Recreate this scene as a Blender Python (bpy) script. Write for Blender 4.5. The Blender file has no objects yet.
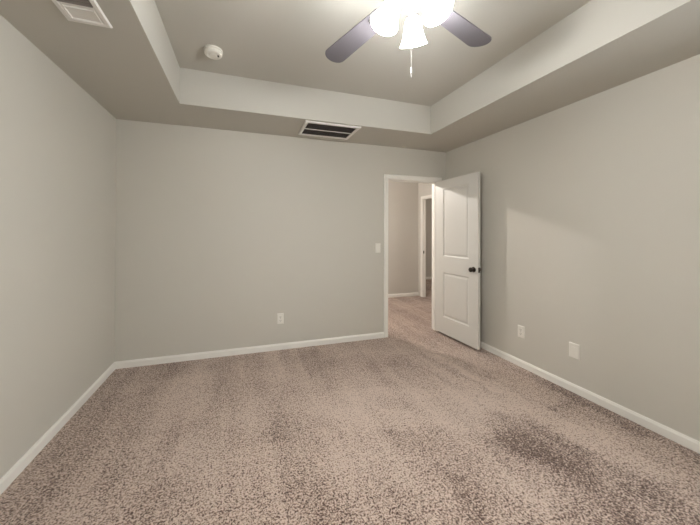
import bpy, bmesh, math, random
from mathutils import Vector, Matrix
random.seed(4)
S = bpy.context.scene
COL = S.collection

# ---------------------------------------------------------------- camera
cam_d = bpy.data.cameras.new('camera'); cam = bpy.data.objects.new('camera', cam_d); COL.objects.link(cam)
cr = Vector((0.95444224, -0.29837609, 0.00342225))
cu = Vector((-0.00505144, -0.00468919, 0.99997625))
cf = Vector((0.29835295, 0.95443686, 0.00598279))
m = Matrix((cr, cu, -cf)).transposed().to_4x4(); m.translation = (0, 0, 1.3415)
cam.matrix_world = m
cam_d.sensor_width = 36; cam_d.lens = 290.163 / 700 * 36
cam_d.shift_x = 18.0 / 700; cam_d.shift_y = -32.36 / 700
cam_d.clip_start = 0.02
S.camera = cam
# ---------------------------------------------------------------- world, lights, exposure
W = bpy.data.worlds.new('world'); S.world = W; W.use_nodes = True
W.node_tree.nodes['Background'].inputs[0].default_value = (0.6, 0.7, 0.85, 1)
W.node_tree.nodes['Background'].inputs[1].default_value = 0.3
S.view_settings.view_transform = 'Standard'; S.view_settings.look = 'None'
S.view_settings.gamma = 1; S.view_settings.use_curve_mapping = False
S.view_settings.exposure = 0.02
S.cycles.max_bounces = 16; S.cycles.diffuse_bounces = 12
S.cycles.use_denoising = True
SHADE_STRENGTH = 116.0
BULB_STRENGTH = 680.0                                    # frosted glass shades of the fan light
LAMP_COL = (1.0, 0.995, 0.975)
def lamp(name, kind, loc, power, color, size=0.1, rot=None):
    d = bpy.data.lights.new(name, kind); o = bpy.data.objects.new(name, d); COL.objects.link(o)
    o.location = loc; d.energy = power; d.color = color
    if kind == 'POINT': d.shadow_soft_size = size
    if kind == 'AREA': d.shape = 'RECTANGLE'; d.size, d.size_y = size
    if rot: o.rotation_euler = rot
    return o
lamp('hallway_lamp', 'POINT', (1.36, 4.4, 2.39), 88, (1.0, 0.93, 0.88), 0.02)
lamp('far_room_fill', 'POINT', (5.4, 4.6, 2.2), 30, (1.0, 0.9, 0.82), 0.1)  # fill added to lift the dark room beyond; no lamp is seen there
# soft daylight fill; its unseen window beside the camera is added
FILL_WIN = (-0.9, 0.1, 0.75, 1.95)                         # y0 y1 z0 z1
YF = -0.98
lamp('added_window_fill', 'AREA', (2.6799 + 0.14, -0.40, 1.35), 50, (0.90, 0.96, 1.0), (1.15, 0.98), (math.radians(90), 0, math.radians(90)))

# ---------------------------------------------------------------- dimensions
L, R, D, H, HT = -1.1734, 2.6799, 3.3375, 2.44, 2.7523
TX0, TX1, TY0, TY1 = -0.5127, 2.0211, -0.407, 2.7673      # tray opening
T = 0.115; TH = 0.072
DX0, DX1, DH = 1.80, 2.54, 2.02                         # clear door opening
HY = 5.33; HX = 3.585                                   # hallway far wall, hallway right wall
OY0, OY1 = 4.36, 5.165                                  # opening in the hallway right wall
RX, RY = 6.2, 7.1                                       # room beyond
# ---------------------------------------------------------------- materials
def lin(c):
    return tuple(((v / 255) / 12.92 if v <= 10 else ((v / 255 + 0.055) / 1.055) ** 2.4) for v in c) + (1,)
def mat(name, col, rough=0.5, metal=0.0, spec=0.5, bump=None, emit=None):
    M = bpy.data.materials.new(name); M.use_nodes = True
    nt = M.node_tree; b = nt.nodes['Principled BSDF']
    b.inputs['Base Color'].default_value = col if len(col) == 4 else tuple(col) + (1,)
    b.inputs['Roughness'].default_value = rough; b.inputs['Metallic'].default_value = metal
    b.inputs['Specular IOR Level'].default_value = spec
    if bump:
        tc = nt.nodes.new('ShaderNodeTexCoord'); n = nt.nodes.new('ShaderNodeTexNoise')
        n.inputs['Scale'].default_value = bump[0]; n.inputs['Detail'].default_value = 3
        bp = nt.nodes.new('ShaderNodeBump'); bp.inputs['Strength'].default_value = bump[1]
        bp.inputs['Distance'].default_value = 0.002
        nt.links.new(tc.outputs['Object'], n.inputs['Vector']); nt.links.new(n.outputs['Fac'], bp.inputs['Height'])
        nt.links.new(bp.outputs['Normal'], b.inputs['Normal'])
    if emit:
        b.inputs['Emission Color'].default_value = tuple(emit[0]) + (1,); b.inputs['Emission Strength'].default_value = emit[1]
    return M
M_wall = mat('greige_wall_paint', (0.58, 0.56, 0.505), 0.6, spec=0.3, bump=(140, 0.12))
M_hall = mat('hallway_wall_paint', (0.58, 0.555, 0.51), 0.6, spec=0.3, bump=(140, 0.12))
M_ceil = mat('ceiling_paint', (0.535, 0.52, 0.475), 0.8, spec=0.2, bump=(90, 0.15))
M_trim = mat('white_semigloss_trim', (0.84, 0.825, 0.78), 0.32, bump=(40, 0.03))
M_door = mat('white_door_paint', (0.65, 0.64, 0.605), 0.4, bump=(220, 0.06))
M_plate = mat('white_plastic', (0.80, 0.78, 0.72), 0.35, bump=(60, 0.02))
M_slot = mat('dark_slot', (0.03, 0.028, 0.025), 0.7, bump=(60, 0.02))
M_vent = mat('white_vent_enamel', (0.80, 0.785, 0.755), 0.35, bump=(60, 0.02))
M_duct_shade = mat('duct_shade', (0.06, 0.05, 0.046), 0.8, bump=(60, 0.05))  # flat dark colour stands in for the shade inside the open duct
M_louver = mat('grey_louver', (0.24, 0.215, 0.20), 0.5, bump=(60, 0.02))
M_bronze = mat('aged_bronze', (0.06, 0.05, 0.042), 0.28, 0.9, bump=(90, 0.03))
M_nickel = mat('brushed_nickel', (0.30, 0.29, 0.28), 0.4, 1.0, bump=(160, 0.05))
M_chain = mat('dull_chain_metal', (0.22, 0.21, 0.20), 0.6, 0.6, bump=(200, 0.05))
M_blade = mat('taupe_fan_blade', (0.11, 0.102, 0.113), 0.5, bump=(30, 0.05))
M_bulb = mat('lit_bulb', (1, 1, 1), 0.4, emit=(LAMP_COL, BULB_STRENGTH))
M_shade = mat('frosted_glass_shade', (0.9, 0.9, 0.88), 0.3, emit=(LAMP_COL, SHADE_STRENGTH))

NAP_AND_FILL = [  # (x, y, half-size x, half-size y, turn, lighter or darker)
    (1.80, 1.42, 0.22, 0.36, 0.12, -0.29), (2.64, 1.25, 0.12, 0.75, 0.0, -0.20), (2.12, 1.55, 0.10, 1.0, 0.05, 0.16),
    (2.36, 1.60, 0.17, 0.03, 0.0, -0.22), (1.98, 2.30, 0.035, 0.55, 0.12, -0.22), (2.22, 2.1, 0.03, 0.6, 0.08, -0.16),
    (1.25, 1.95, 0.95, 0.28, -0.35, 0.18), (1.05, 2.75, 0.7, 0.22, 0.0, -0.10), (-0.95, 2.7, 0.26, 0.75, 0.0, -0.09), (2.0, 0.82, 0.38, 0.2, 0.0, -0.16), (2.1, 2.35, 0.03, 0.5, 0.10, -0.16), (1.72, 2.25, 0.03, 0.6, 0.14, -0.14),
    (0.2, 3.1, 0.9, 0.2, 0.0, -0.08), (0.8, 2.4, 1.9, 1.0, 0.0, 0.16), (2.1, 1.9, 0.5, 0.8, 0.0, 0.12), (1.15, 2.05, 0.12, 0.12, 0, -0.2), (0.35, 2.0, 0.25, 0.15, 0, -0.12),  # the broad lighter ellipse lifts the far floor, where less light falls
    (2.35, 1.05, 0.14, 0.5, 0.0, 0.15), (1.62, 0.95, 0.3, 0.18, 0.3, -0.14)]
def carpet_material():
    M = bpy.data.materials.new('brown_beige_carpet'); M.use_nodes = True
    nt = M.node_tree; N = nt.nodes; K = nt.links; b = N['Principled BSDF']
    b.inputs['Roughness'].default_value = 0.95; b.inputs['Specular IOR Level'].default_value = 0.1
    b.inputs['Sheen Weight'].default_value = 0.25; b.inputs['Sheen Roughness'].default_value = 0.5
    tc = N.new('ShaderNodeTexCoord')
    def noise(scale, detail, rough=0.6, vec=None, dist=0):
        n = N.new('ShaderNodeTexNoise'); n.inputs['Scale'].default_value = scale
        n.inputs['Detail'].default_value = detail; n.inputs['Roughness'].default_value = rough
        n.inputs['Distortion'].default_value = dist
        K.new(vec or tc.outputs['Object'], n.inputs['Vector']); return n.outputs['Fac']
    def ramp(x, stops):
        r = N.new('ShaderNodeValToRGB'); e = r.color_ramp.elements
        while len(e) < len(stops): e.new(0.5)
        for i, (p, c) in enumerate(stops): e[i].position = p; e[i].color = tuple(c) + (1,)
        K.new(x, r.inputs[0]); return r.outputs['Color']
    def math_(op, a, c, clamp=False):
        n = N.new('ShaderNodeMath'); n.operation = op; n.use_clamp = clamp
        for i, v in enumerate((a, c)):
            if isinstance(v, (int, float)): n.inputs[i].default_value = v
            else: K.new(v, n.inputs[i])
        return n.outputs[0]
    def mapping(rot, scale):
        n = N.new('ShaderNodeMapping'); n.inputs['Rotation'].default_value[2] = rot
        n.inputs['Scale'].default_value = scale
        K.new(tc.outputs['Object'], n.inputs['Vector']); return n.outputs['Vector']
    fine = noise(105, 2, 0.6, dist=0.5)                      # yarn flecks
    tuft = noise(230, 2, 0.6)
    # combed / vacuumed nap: long soft streaks and trodden patches, plus one that brightens the dim far floor, each patch an irregular ellipse on the floor
    streak = noise(1.0, 3, 0.55, mapping(math.radians(-3), (6.0, 0.5, 1)))
    patch = noise(2.1, 4, 0.6, dist=0.5)
    nap = math_('ADD', math_('MULTIPLY', math_('SUBTRACT', streak, 0.5), 0.85), math_('MULTIPLY', math_('SUBTRACT', patch, 0.5), 0.75))
    wob = N.new('ShaderNodeTexNoise'); wob.inputs['Scale'].default_value = 6; wob.inputs['Detail'].default_value = 5
    K.new(tc.outputs['Object'], wob.inputs['Vector'])
    vm = N.new('ShaderNodeVectorMath'); vm.operation = 'MULTIPLY_ADD'; vm.inputs[1].default_value = (0.3, 0.3, 0)
    K.new(wob.outputs['Color'], vm.inputs[0]); K.new(tc.outputs['Object'], vm.inputs[2])
    sx = N.new('ShaderNodeSeparateXYZ'); K.new(vm.outputs[0], sx.inputs[0])
    for cx, cy, rx, ry, rz, amt in NAP_AND_FILL:
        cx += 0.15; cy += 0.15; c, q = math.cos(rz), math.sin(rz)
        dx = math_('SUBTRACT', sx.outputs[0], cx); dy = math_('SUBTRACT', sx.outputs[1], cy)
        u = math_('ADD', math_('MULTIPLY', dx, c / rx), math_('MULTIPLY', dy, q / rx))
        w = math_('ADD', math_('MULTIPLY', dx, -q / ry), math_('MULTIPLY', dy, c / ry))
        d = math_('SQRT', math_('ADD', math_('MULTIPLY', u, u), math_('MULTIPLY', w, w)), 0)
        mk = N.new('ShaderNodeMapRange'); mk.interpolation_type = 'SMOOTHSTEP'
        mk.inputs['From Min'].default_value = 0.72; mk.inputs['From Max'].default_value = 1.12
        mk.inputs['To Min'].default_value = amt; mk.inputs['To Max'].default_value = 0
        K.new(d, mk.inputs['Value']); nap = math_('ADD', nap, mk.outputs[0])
    v = math_('ADD', math_('MULTIPLY', fine, 0.85), math_('MULTIPLY', tuft, 0.15))
    v = math_('ADD', v, math_('MULTIPLY', math_('SUBTRACT', noise(34, 3, 0.6), 0.5), 0.22))
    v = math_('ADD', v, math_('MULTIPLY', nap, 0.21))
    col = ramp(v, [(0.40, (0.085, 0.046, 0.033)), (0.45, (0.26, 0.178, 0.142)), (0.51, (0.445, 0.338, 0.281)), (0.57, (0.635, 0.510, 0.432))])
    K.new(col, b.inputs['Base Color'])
    bp = N.new('ShaderNodeBump'); bp.inputs['Strength'].default_value = 1.0; bp.inputs['Distance'].default_value = 0.012
    K.new(fine, bp.inputs['Height']); K.new(bp.outputs['Normal'], b.inputs['Normal'])
    return M
M_carpet = carpet_material()

# ---------------------------------------------------------------- mesh helpers
def box(bm, x0, x1, y0, y1, z0, z1):
    v = [bm.verts.new((x, y, z)) for z in (z0, z1) for y in (y0, y1) for x in (x0, x1)]
    for f in ((0, 2, 3, 1), (4, 5, 7, 6), (0, 1, 5, 4), (2, 6, 7, 3), (0, 4, 6, 2), (1, 3, 7, 5)):
        bm.faces.new([v[i] for i in f])
    return v
def prism(bm, prof, p0, p1, up=Vector((0, 0, 1))):
    """extrude a 2-D profile (out, up) from p0 to p1; 'out' is to the left of the run direction"""
    p0, p1 = Vector(p0), Vector(p1); d = (p1 - p0).normalized(); out = up.cross(d)
    a = [bm.verts.new(p0 + out * u + up * w) for u, w in prof]
    c = [bm.verts.new(p1 + out * u + up * w) for u, w in prof]
    n = len(prof)
    for i in range(n): bm.faces.new((a[i], a[(i + 1) % n], c[(i + 1) % n], c[i]))
    bm.faces.new(a[::-1]); bm.faces.new(c)
def lathe(bm, prof, mtx=Matrix(), seg=32, cap0=True, cap1=True):
    rings = []
    for r, z in prof:
        rings.append([bm.verts.new(mtx @ Vector((r * math.cos(2 * math.pi * i / seg), r * math.sin(2 * math.pi * i / seg), z))) for i in range(seg)])
    for a, c in zip(rings, rings[1:]):
        for i in range(seg): bm.faces.new((a[i], a[(i + 1) % seg], c[(i + 1) % seg], c[i]))
    if cap0: bm.faces.new(rings[0][::-1])
    if cap1: bm.faces.new(rings[-1])
def tube(bm, pts, r, seg=10):
    pts = [Vector(p) for p in pts]; rings = []
    for i, p in enumerate(pts):
        d = (pts[min(i + 1, len(pts) - 1)] - pts[max(i - 1, 0)]).normalized()
        a = d.orthogonal().normalized() if i == 0 else (a - d * a.dot(d)).normalized()
        b_ = d.cross(a)
        rings.append([bm.verts.new(p + (a * math.cos(2 * math.pi * k / seg) + b_ * math.sin(2 * math.pi * k / seg)) * r) for k in range(seg)])
    for a_, c in zip(rings, rings[1:]):
        for k in range(seg): bm.faces.new((a_[k], a_[(k + 1) % seg], c[(k + 1) % seg], c[k]))
    bm.faces.new(rings[0][::-1]); bm.faces.new(rings[-1])
def obj(name, bm, material, parent=None, smooth=False, bevel=0.0):
    bmesh.ops.recalc_face_normals(bm, faces=bm.faces)
    if smooth:
        for f in bm.faces: f.smooth = True
    me = bpy.data.meshes.new(name); bm.to_mesh(me); bm.free()
    o = bpy.data.objects.new(name, me); COL.objects.link(o); me.materials.append(material)
    if parent: o.parent = parent
    if smooth:
        me.set_sharp_from_angle(angle=math.radians(40))
    if bevel:
        md = o.modifiers.new('bevel', 'BEVEL'); md.width = bevel; md.segments = 2; md.limit_method = 'ANGLE'
    return o
def struct(name, bm, material, label=None, **k):
    o = obj(name, bm, material, **k); o['kind'] = 'structure'
    if label: o['label'] = label
    return o
def thing(name, label, cat, loc=(0, 0, 0), rot=(0, 0, 0)):
    o = bpy.data.objects.new(name, None); COL.objects.link(o); o.empty_display_size = 0.1
    o.location = loc; o.rotation_euler = rot; o['label'] = label; o['category'] = cat
    return o
B = bmesh.new

# ---------------------------------------------------------------- room shell
bm = B(); box(bm, L - T, RX + T, YF - T, RY + T, -0.1, 0.0)
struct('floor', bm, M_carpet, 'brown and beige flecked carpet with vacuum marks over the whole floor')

bm = B(); box(bm, L - T, L, YF - T, D + T, 0, H + 0.5)
struct('wall_left', bm, M_wall, 'plain greige wall on the left side of the room')
bm = B()
box(bm, L, DX0 - 0.02, D, D + T, 0, H + 0.5); box(bm, DX1 + 0.02, R, D, D + T, 0, H + 0.5)
box(bm, DX0 - 0.02, DX1 + 0.02, D, D + T, DH + 0.02, H + 0.5)
struct('wall_back', bm, M_wall, 'greige wall facing the camera, pierced by the open doorway')
bm = B()
box(bm, R, R + T, YF - T, FILL_WIN[0], 0, H + 0.5); box(bm, R, R + T, FILL_WIN[1], D + T, 0, H + 0.5)
box(bm, R, R + T, FILL_WIN[0], FILL_WIN[1], 0, FILL_WIN[2]); box(bm, R, R + T, FILL_WIN[0], FILL_WIN[1], FILL_WIN[3], H + 0.5)
struct('wall_right', bm, M_wall, 'greige wall on the right behind the open door')
bm = B(); box(bm, L, R, YF - T, YF, 0, H + 0.5)
struct('wall_front', bm, M_wall, 'greige wall behind the camera')
# ceiling: lower border, tray sides, raised field
bm = B()
box(bm, L, TX0, YF, D, H, HT + 0.1); box(bm, TX1, R, YF, D, H, HT + 0.1)
box(bm, TX0, TX1, TY1, D, H, HT + 0.1); box(bm, TX0, TX1, YF, TY0, H, HT + 0.1)
box(bm, TX0, TX1, TY0, TY1, HT, HT + 0.1)
struct('ceiling', bm, M_ceil, 'tray ceiling with a lower border around a raised centre')
# window added out of view beside the camera, to let in the fill
bm = B()
y0, y1, z0, z1 = FILL_WIN; f = 0.05; wx = (R + 0.03, R + 0.08)
box(bm, *wx, y0, y0 + f, z0, z1); box(bm, *wx, y1 - f, y1, z0, z1)
box(bm, *wx, y0 + f, y1 - f, z0, z0 + f); box(bm, *wx, y0 + f, y1 - f, z1 - f, z1)
box(bm, *wx, y0 + f, y1 - f, (z0 + z1) / 2 - 0.02, (z0 + z1) / 2 + 0.02)
struct('added_window_1', bm, M_trim, 'white sash window added for fill light in the right wall, out of view beside the camera')

# hallway and the room beyond it
bm = B(); box(bm, 0.3, HX + TH, HY, HY + T, 0, H)
struct('wall_hallway_back', bm, M_hall, 'hallway wall seen straight through the doorway')
bm = B(); box(bm, 0.3 - T, 0.3, D + T, HY + T, 0, H); struct('wall_hallway_left', bm, M_hall)
bm = B(); c_ = 0.02
box(bm, HX, HX + TH, OY1 + c_, HY, 0, H); box(bm, HX, HX + TH, D + T, OY0 - c_, 0, H)
box(bm, HX, HX + TH, OY0 - c_, OY1 + c_, DH + 0.02, H)
struct('wall_hallway_right', bm, M_hall, 'hallway side wall with the second doorway')
bm = B(); box(bm, R + T, HX, D, D + T, 0, H); struct('wall_hallway_front', bm, M_hall)
bm = B(); box(bm, 0.3, RX + T, D + T, RY + T, H, H + 0.1); struct('ceiling_hallway', bm, M_ceil)
bm = B(); box(bm, HX + TH, RX, RY, RY + T, 0, H); struct('wall_far_room', bm, M_hall, 'wall of the dark room beyond the second doorway')
bm = B(); box(bm, RX, RX + T, D, RY + T, 0, H); struct('wall_far_room_right', bm, M_hall)
bm = B(); box(bm, HX + TH, RX, D - 0.0, D + T, 0, H); struct('wall_far_room_front', bm, M_hall)
bm = B(); box(bm, HX, HX + TH, HY + T, RY, 0, H); struct('wall_far_room_left', bm, M_hall)

# baseboards
BP = [(0, 0), (0.014, 0), (0.014, 0.052), (0.010, 0.060), (0.007, 0.0685), (0, 0.0685)]
def baseboard(name, runs, label=None):
    bm = B()
    for p0, p1 in runs: prism(bm, BP, p0, p1)
    struct(name, bm, M_trim, label)
baseboard('baseboard_left', [((L, D, 0), (L, YF, 0))], 'white baseboard along the left wall')
baseboard('baseboard_back', [((DX0 - 0.064, D, 0), (L, D, 0))], 'white baseboard along the wall left of the doorway')
baseboard('baseboard_back_corner', [((R, D, 0), (DX1 + 0.064, D, 0))], 'short white baseboard behind the open door')
baseboard('baseboard_right', [((R, YF, 0), (R, D, 0))], 'white baseboard along the right wall')
baseboard('baseboard_front', [((L, YF, 0), (R, YF, 0))])
baseboard('baseboard_hallway', [((HX, HY, 0), (0.3, HY, 0))], 'white baseboard across the hallway')
baseboard('baseboard_far_room', [((RX, RY, 0), (HX + TH, RY, 0))], 'white baseboard in the dark room beyond')

# door frames: casing, jamb boards and stops
CW = 0.057
CP = [(0, 0), (0.010, 0.0), (0.012, 0.018), (0.016, 0.030), (0.018, CW - 0.008), (0.013, CW), (0, CW)]   # (out of wall, away from opening)
def casing(bm, org, ax, nrm, w0, w1, h):
    """mitred casing around an opening; ax runs along the wall, nrm points out of it"""
    org, ax, nrm, up = Vector(org), Vector(ax), Vector(nrm), Vector((0, 0, 1))
    rings = []
    for k in range(4):
        ring = []
        for o_, w in CP:
            a = w0 - w if k < 2 else w1 + w
            z = 0 if k in (0, 3) else h + w
            ring.append(bm.verts.new(org + ax * a + nrm * o_ + up * z))
        rings.append(ring)
    n = len(CP)
    for r0, r1 in zip(rings, rings[1:]):
        for i in range(n): bm.faces.new((r0[i], r0[(i + 1) % n], r1[(i + 1) % n], r1[i]))
    bm.faces.new(rings[0]); bm.faces.new(rings[-1])
bm = B()
casing(bm, (0, D, 0), (1, 0, 0), (0, -1, 0), DX0 - 0.007, DX1 + 0.007, DH + 0.007)
casing(bm, (0, D + T, 0), (1, 0, 0), (0, 1, 0), DX0 - 0.007, DX1 + 0.007, DH + 0.007)
box(bm, DX0 - 0.02, DX0, D, D + T, 0, DH + 0.02); box(bm, DX1, DX1 + 0.02, D, D + T, 0, DH + 0.02)
box(bm, DX0, DX1, D, D + T, DH, DH + 0.02)
box(bm, DX0, DX0 + 0.011, D + 0.04, D + 0.075, 0, DH); box(bm, DX1 - 0.011, DX1, D + 0.04, D + 0.075, 0, DH)
box(bm, DX0 + 0.011, DX1 - 0.011, D + 0.04, D + 0.075, DH - 0.011, DH)
struct('trim_1', bm, M_trim, 'white casing and jamb around the open bedroom doorway', bevel=0.0015)
bm = B()
casing(bm, (HX, 0, 0), (0, 1, 0), (-1, 0, 0), OY0 - 0.007, OY1 + 0.007, DH + 0.007)
box(bm, HX, HX + TH, OY1, OY1 + c_, 0, DH + 0.02); box(bm, HX, HX + TH, OY0 - c_, OY0, 0, DH + 0.02)
box(bm, HX, HX + TH, OY0, OY1, DH, DH + 0.02)
box(bm, HX + 0.034, HX + 0.054, OY1 - 0.011, OY1, 0, DH)
tr2 = struct('trim_2', bm, M_trim, 'white casing of the second doorway in the hallway', bevel=0.0015)
bm = B(); box(bm, HX + 0.008, HX + 0.030, OY1 - 0.0025, OY1 + 0.001, 0.90, 0.958)
obj('strike_plate', bm, M_bronze, tr2)

# ---------------------------------------------------------------- the open door
P0 = Vector((2.501, 3.324, 0.03)); P1 = Vector((2.527, 2.612, 0.03))
DW = (P1 - P0).length; DHt = 1.99; DT = 0.035
ang = math.atan2(P1.y - P0.y, P1.x - P0.x)
def panel_face(bm, y, sgn, panels):
    """door face with moulded panels; y = plane, sgn = outward direction"""
    xs = [0, panels[0][0], panels[0][1], DW]
    zs = [0, panels[0][2], panels[0][3], panels[1][2], panels[1][3], DHt]
    V = {}
    def vt(x, z, dy=0.0):
        k = (round(x, 5), round(z, 5), round(dy, 5))
        if k not in V: V[k] = bm.verts.new((x, y - sgn * dy, z))
        return V[k]
    for i in range(3):
        for j in range(5):
            a, b_, c, d = xs[i], xs[i + 1], zs[j], zs[j + 1]
            if i == 1 and j in (1, 3):
                rings = []
                for inset, dy in ((0, 0), (0.003, 0.004), (0.012, 0.0095), (0.020, 0.0095), (0.040, 0.003)):
                    rings.append([vt(a + inset, c + inset, dy), vt(b_ - inset, c + inset, dy), vt(b_ - inset, d - inset, dy), vt(a + inset, d - inset, dy)])
                for r0, r1 in zip(rings, rings[1:]):
                    for q in range(4): bm.faces.new((r0[q], r0[(q + 1) % 4], r1[(q + 1) % 4], r1[q]))
                bm.faces.new(rings[-1])
            else:
                bm.faces.new((vt(a, c), vt(b_, c), vt(b_, d), vt(a, d)))
    return V
PANELS = [(0.152, 0.580, 0.218, 0.792), (0.152, 0.580, 1.000, 1.875)]
bm = B()
panel_face(bm, 0.0, -1, PANELS); panel_face(bm, DT, 1, PANELS)
for (xa, za), (xb, zb) in (((0, 0), (DW, 0)), ((DW, 0), (DW, DHt)), ((DW, DHt), (0, DHt)), ((0, DHt), (0, 0))):
    q = [bm.verts.new(v) for v in ((xa, 0, za), (xb, 0, zb), (xb, DT, zb), (xa, DT, za))]; bm.faces.new(q)
bmesh.ops.remove_doubles(bm, verts=bm.verts, dist=1e-5)
door = obj('door_1', bm, M_door, bevel=0.0)
door.location = P0; door.rotation_euler = (0, 0, ang)
door['kind'] = 'structure'; door['label'] = 'white two-panel bedroom door standing open against the right wall'
# visible face must be local y = 0 side (towards -x in the room)
KX, KZ = 0.653, 0.888
def knob(sgn, y):
    mt = Matrix.Translation((KX, y, KZ)) @ Matrix.Rotation(math.radians(90 if sgn < 0 else -90), 4, 'X')
    bm = B(); lathe(bm, [(0.031, 0), (0.032, 0.003), (0.028, 0.008), (0.014, 0.010), (0.011, 0.013), (0.011, 0.024), (0.018, 0.028), (0.025, 0.035), (0.0275, 0.043), (0.026, 0.051), (0.019, 0.057), (0.008, 0.059)], mt)
    o = obj('door_knob', bm, M_bronze, door, smooth=True); o['label'] = 'dark bronze round knob'
    return o
knob(-1, 0.0); knob(1, DT)
bm = B(); box(bm, DW - 0.0005, DW + 0.002, 0.005, DT - 0.005, KZ - 0.029, KZ + 0.029)
box(bm, DW + 0.002, DW + 0.011, 0.012, DT - 0.012, KZ - 0.010, KZ + 0.010)
lp = obj('latch_plate', bm, M_bronze, door, bevel=0.001); lp['label'] = 'dark bronze latch on the door edge'
for z in (0.18, 0.99, 1.80):
    bm = B(); lathe(bm, [(0.006, z - 0.045), (0.006, z + 0.045)], Matrix.Translation((-0.004, DT + 0.006, 0)), 12)
    box(bm, -0.002, 0.0, 0.004, DT + 0.004, z - 0.045, z + 0.045)
    obj('hinge', bm, M_bronze, door)

# ---------------------------------------------------------------- wall plates
def plate(parent, w=0.074, h=0.120):
    bm = B(); a, b_ = w / 2, h / 2
    prof = [(a, b_, 0), (a, b_, 0.003), (a - 0.004, b_ - 0.004, 0.0065)]
    rings = [[bm.verts.new((sx * u, -o_, sz * v)) for sx, sz in ((-1, -1), (1, -1), (1, 1), (-1, 1))] for u, v, o_ in prof]
    for r0, r1 in zip(rings, rings[1:]):
        for q in range(4): bm.faces.new((r0[q], r0[(q + 1) % 4], r1[(q + 1) % 4], r1[q]))
    bm.faces.new(rings[-1]); bm.faces.new(rings[0][::-1])
    return obj('cover_plate', bm, M_plate, parent)
def outlet(label, loc, rz):
    t = thing('power_outlet', label, 'outlet', loc, (0, 0, rz)); plate(t)
    for z in (-0.0195, 0.0195):
        bm = B()
        pts = [(0.017 * math.cos(k * math.pi / 12), max(-0.0135, min(0.0135, 0.0172 * math.sin(k * math.pi / 12)))) for k in range(24)]
        a = [bm.verts.new((x, -0.006, z + q)) for x, q in pts]; c = [bm.verts.new((x, -0.0085, z + q)) for x, q in pts]
        for i in range(24): bm.faces.new((a[i], a[(i + 1) % 24], c[(i + 1) % 24], c[i]))
        bm.faces.new(a); bm.faces.new(c)
        s = obj('socket', bm, M_plate, t)
        bm = B()
        box(bm, -0.0085, -0.0055, -0.0089, -0.0084, z - 0.002, z + 0.008); box(bm, 0.0055, 0.0085, -0.0089, -0.0084, z - 0.001, z + 0.007)
        box(bm, -0.0025, 0.0025, -0.0089, -0.0084, z - 0.010, z - 0.005)
        obj('slots', bm, M_slot, s)
    bm = B(); lathe(bm, [(0.0032, 0.006), (0.003, 0.0078)], Matrix.Rotation(math.radians(90), 4, 'X'), 12); obj('screw', bm, M_nickel, t)
    return t
outlet('white duplex power outlet low on the wall left of the doorway', (0.430, D, 0.351), 0)
outlet('white duplex power outlet low on the right wall, nearer the open door', (R, 2.211, 0.349), math.radians(-90))
t = thing('light_switch', 'white toggle light switch on the wall beside the door casing', 'light switch', (1.651, D, 1.140)); plate(t)
bm = B(); box(bm, -0.006, 0.006, -0.008, -0.006, -0.0125, 0.0125); obj('switch_slot', bm, M_plate, t)
bm = B(); box(bm, -0.0042, 0.0042, -0.0165, -0.0075, -0.009, 0.001); o = obj('toggle', bm, M_plate, t, bevel=0.001)
for z in (-0.03, 0.03):
    bm = B(); lathe(bm, [(0.0032, 0.006), (0.003, 0.0078)], Matrix.Translation((0, 0, z)) @ Matrix.Rotation(math.radians(90), 4, 'X'), 12); obj('screw', bm, M_plate, t)
t = thing('blank_wall_plate', 'white blank wall plate low on the right wall, farther from the door', 'wall plate', (R, 1.726, 0.349), (0, 0, math.radians(-90))); plate(t, 0.080, 0.124)
bm = B(); box(bm, -0.0165, 0.0165, -0.0078, -0.006, -0.033, 0.033); obj('blank_insert', bm, M_plate, t, bevel=0.0008)
for z in (-0.048, 0.048):
    bm = B(); lathe(bm, [(0.003, 0.006), (0.0028, 0.0076)], Matrix.Translation((0, 0, z)) @ Matrix.Rotation(math.radians(90), 4, 'X'), 12); obj('screw', bm, M_plate, t)

# ---------------------------------------------------------------- ceiling vents
def frame_bm(x0, x1, y0, y1, w, th, lip=0.006):
    """flanged register frame hanging below z=0"""
    bm = B()
    prof = [(0, 0), (0, -0.003), (lip, -th), (w - 0.004, -th), (w, -th + 0.004), (w, 0)]
    rings = [[bm.verts.new(p) for p in ((x0 + i, y0 + i, z), (x1 - i, y0 + i, z), (x1 - i, y1 - i, z), (x0 + i, y1 - i, z))] for i, z in prof]
    rings.append(rings[0])
    for r0, r1 in zip(rings, rings[1:]):
        for q in range(4): bm.faces.new((r0[q], r0[(q + 1) % 4], r1[(q + 1) % 4], r1[q]))
    return bm
VX0, VX1, VY0, VY1 = 0.598, 1.192, 2.797, 3.212
t = thing('return_air_vent', 'wide white return air vent with dark louvers in the ceiling border over the far wall', 'vent', ((VX0 + VX1) / 2, (VY0 + VY1) / 2, H))
hx, hy = (VX1 - VX0) / 2, (VY1 - VY0) / 2
obj('frame', frame_bm(-hx, hx, -hy, hy, 0.036, 0.013), M_vent, t)
bm = B(); box(bm, -hx + 0.034, hx - 0.034, -hy + 0.034, hy - 0.034, -0.0025, -0.0005); obj('duct_shade_panel', bm, M_duct_shade, t)  # dark sheet in place of a shaded recess
iy0, iy1 = -hy + 0.036, hy - 0.036
for y in (iy0 + (iy1 - iy0) * 0.5,):
    bm = B(); box(bm, -hx + 0.036, hx - 0.036, y - 0.007, y + 0.007, -0.012, -0.0025); obj('divider_bar', bm, M_vent, t)
n = 12
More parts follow.
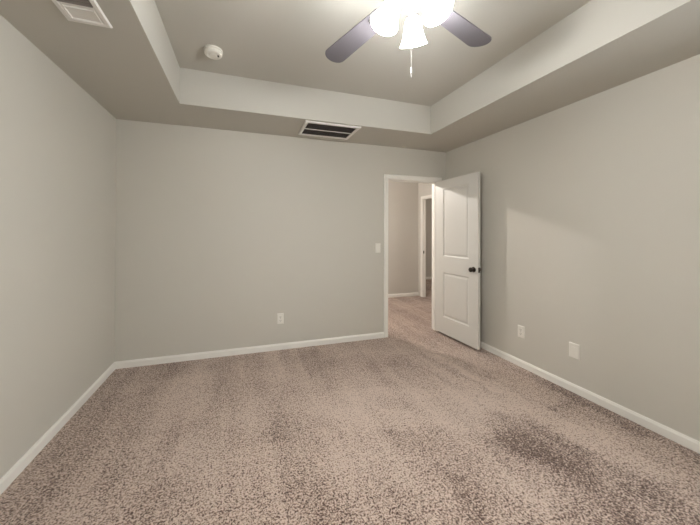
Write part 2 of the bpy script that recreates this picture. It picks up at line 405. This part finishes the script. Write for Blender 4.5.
for k in range(n):
    y = iy0 + (iy1 - iy0) * (k + 0.5) / n
    if abs(y - (iy0 + iy1) / 2) < 0.012: continue
    bm = B()
    mt = Matrix.Translation((0, y, -0.0065)) @ Matrix.Rotation(math.radians(32), 4, 'X')
    vs = box(bm, -hx + 0.037, hx - 0.037, -0.007, 0.007, -0.0005, 0.0005); bmesh.ops.transform(bm, matrix=mt, verts=bm.verts)
    obj('louver', bm, M_louver, t)

LX0, LX1, LY1 = -0.866, -0.667, 1.842; LY0 = LY1 - 0.40
t = thing('ceiling_register', 'white supply register in the ceiling border above the left wall', 'vent', ((LX0 + LX1) / 2, (LY0 + LY1) / 2, H))
hx, hy = (LX1 - LX0) / 2, (LY1 - LY0) / 2
cy_ = (LY0 + LY1) / 2
obj('frame', frame_bm(-hx, hx, -hy, hy, 0.028, 0.010), M_vent, t)
ya, yb = 1.720 - cy_, LY1 - 0.030 - cy_
bm = B(); box(bm, -hx + 0.026, hx - 0.026, 1.70 - cy_, hy - 0.026, -0.006, -0.0005); obj('damper_plate', bm, M_vent, t)
bm = B(); bb = frame_bm(-0.066, 0.066, ya, yb, 0.006, 0.011, 0.002); obj('raised_border', bb, M_vent, t)
bm = B(); box(bm, -hx + 0.026, hx - 0.026, -hy + 0.026, 1.70 - cy_, -0.0025, -0.0005); obj('duct_shade_panel', bm, M_duct_shade, t)
n = 9
for k in range(n):
    y = (-hy + 0.028) + (1.70 - cy_ + hy - 0.028) * (k + 0.5) / n
    bm = B(); box(bm, -hx + 0.028, hx - 0.028, -0.007, 0.007, -0.0005, 0.0005)
    bmesh.ops.transform(bm, matrix=Matrix.Translation((0, y, -0.0065)) @ Matrix.Rotation(math.radians(-35), 4, 'X'), verts=bm.verts)
    obj('louver', bm, M_louver, t)

# ---------------------------------------------------------------- smoke detector
t = thing('smoke_detector', 'round white smoke detector on the raised ceiling', 'smoke detector', (-0.215, 2.427, HT), (math.pi, 0, 0))
bm = B(); lathe(bm, [(0.070, 0), (0.070, 0.010), (0.066, 0.013)], seg=48); obj('mounting_base', bm, M_plate, t, smooth=True)
bm = B(); lathe(bm, [(0.062, 0.013), (0.062, 0.017), (0.066, 0.019), (0.066, 0.030), (0.060, 0.037), (0.046, 0.041), (0.044, 0.039), (0.030, 0.039), (0.028, 0.042), (0.010, 0.043)], seg=48)
obj('detector_body', bm, M_plate, t, smooth=True)
bm = B(); box(bm, 0.030, 0.042, -0.012, 0.012, 0.0385, 0.0402); obj('sounder_grille', bm, M_slot, t)
bm = B(); lathe(bm, [(0.005, 0.042), (0.005, 0.0445)], Matrix.Translation((0.0, 0.018, 0)), 12); obj('test_button', bm, M_vent, t)

# ---------------------------------------------------------------- ceiling fan with three lit shades
FX, FY = 0.754, 1.18
fan = thing('ceiling_fan', 'ceiling fan with four taupe blades and three glowing bell shades', 'ceiling fan', (FX, FY, HT))
def part(name, bm, m_, parent=fan, **k): return obj(name, bm, m_, parent, **k)
bm = B(); lathe(bm, [(0.068, 0), (0.068, -0.012), (0.060, -0.045), (0.035, -0.062), (0.016, -0.066)], seg=40); part('canopy', bm, M_nickel, smooth=True)
bm = B(); lathe(bm, [(0.013, -0.064), (0.013, -0.150)], seg=16); part('downrod', bm, M_nickel, smooth=True)
bm = B(); lathe(bm, [(0.020, -0.135), (0.060, -0.140), (0.100, -0.165), (0.112, -0.195), (0.112, -0.255), (0.095, -0.280), (0.056, -0.290)], seg=48); part('motor_housing', bm, M_nickel, smooth=True)
bm = B(); lathe(bm, [(0.056, -0.288), (0.056, -0.300), (0.062, -0.304), (0.062, -0.328), (0.048, -0.345), (0.020, -0.354), (0.008, -0.362)], seg=40); part('switch_housing', bm, M_nickel, smooth=True)
BZ = -0.285; FR = 0.665
for k in range(4):
    a = math.radians(108 - 90 * k)
    rm = Matrix.Rotation(a, 4, 'Z')
    # bracket
    bm = B()
    tube(bm, [(0.09, 0, -0.270), (0.13, 0, -0.292), (0.17, 0, BZ - 0.006), (0.23, 0, BZ - 0.006)], 0.009, 8)
    box(bm, 0.19, 0.25, -0.04, 0.04, BZ - 0.011, BZ - 0.006)
    bmesh.ops.transform(bm, matrix=rm, verts=bm.verts)
    # blade: rounded paddle with pitch
    b2 = B(); out = []
    r0, r1, w0, w1 = 0.18, FR, 0.052, 0.068
    for i in range(9):
        q = i / 8; out.append((r0 + (r1 - 0.06 - r0) * q, -(w0 + (w1 - w0) * q)))
    for i in range(1, 12):
        th = -math.pi / 2 + math.pi * i / 12; out.append((r1 - 0.06 + 0.06 * math.cos(th), w1 * math.sin(th)))
    for i in range(9):
        q = 1 - i / 8; out.append((r0 + (r1 - 0.06 - r0) * q, (w0 + (w1 - w0) * q)))
    tp = [b2.verts.new((x, y, 0.003)) for x, y in out]; bt_ = [b2.verts.new((x, y, -0.003)) for x, y in out]
    for i in range(len(out)): b2.faces.new((tp[i], tp[(i + 1) % len(out)], bt_[(i + 1) % len(out)], bt_[i]))
    b2.faces.new(tp); b2.faces.new(bt_[::-1])
    bmesh.ops.transform(b2, matrix=rm @ Matrix.Translation((0, 0, BZ)) @ Matrix.Rotation(math.radians(10), 4, 'X'), verts=b2.verts)
    bl = part('blade', b2, M_blade)
    br = obj('blade_bracket', bm, M_nickel, bl, smooth=True)
SHP = [(0.026, 0.0), (0.034, -0.012), (0.041, -0.035), (0.045, -0.060), (0.050, -0.082), (0.0565, -0.102), (0.066, -0.120)]
for adeg in (53, 173, 293):
    a = math.radians(adeg); dr = Vector((math.cos(a), math.sin(a), 0))
    p0 = Vector((0, 0, -0.318)) + dr * 0.050; p2 = Vector((0, 0, -0.340)) + dr * 0.082
    bm = B(); tube(bm, [p0, Vector((0, 0, -0.313)) + dr * 0.066, Vector((0, 0, -0.319)) + dr * 0.071, p2], 0.008, 10)
    tilt = math.radians(24)
    axis = (Vector((0, 0, -1)) * math.cos(tilt) + dr * math.sin(tilt)).normalized()
    q = Vector((0, 0, -1)).rotation_difference(axis).to_matrix().to_4x4()
    mt = Matrix.Translation(p2) @ q
    arm = part('light_arm', bm, M_nickel, smooth=True)
    bm = B(); lathe(bm, [(0.012, 0.006), (0.029, 0.002), (0.029, -0.010), (0.020, -0.016)], mt, 24); obj('shade_holder', bm, M_nickel, arm, smooth=True)
    bm = B(); lathe(bm, SHP, mt @ Matrix.Translation((0, 0, -0.006)), 40, cap0=False, cap1=False)
    sh = part('lamp_shade', bm, M_shade, smooth=True)
    bm = B(); lathe(bm, [(0.010, -0.018), (0.012, -0.030), (0.024, -0.052), (0.028, -0.070), (0.022, -0.088), (0.008, -0.096)], mt, 20)
    obj('bulb', bm, M_bulb, sh, smooth=True)
bm = B()
z = -0.362
tube(bm, [(0, 0, -0.361), (0, 0, -0.640)], 0.0006, 6)
while z > -0.640:
    lathe(bm, [(0.0004, z + 0.0015), (0.0013, z + 0.0006), (0.0013, z - 0.0006), (0.0004, z - 0.0015)], seg=8); z -= 0.0042
ch = part('pull_chain', bm, M_chain, smooth=True)
bm = B(); lathe(bm, [(0.0012, -0.640), (0.0032, -0.646), (0.0034, -0.680), (0.002, -0.690)], seg=16); obj('chain_fob', bm, M_chain, ch, smooth=True)
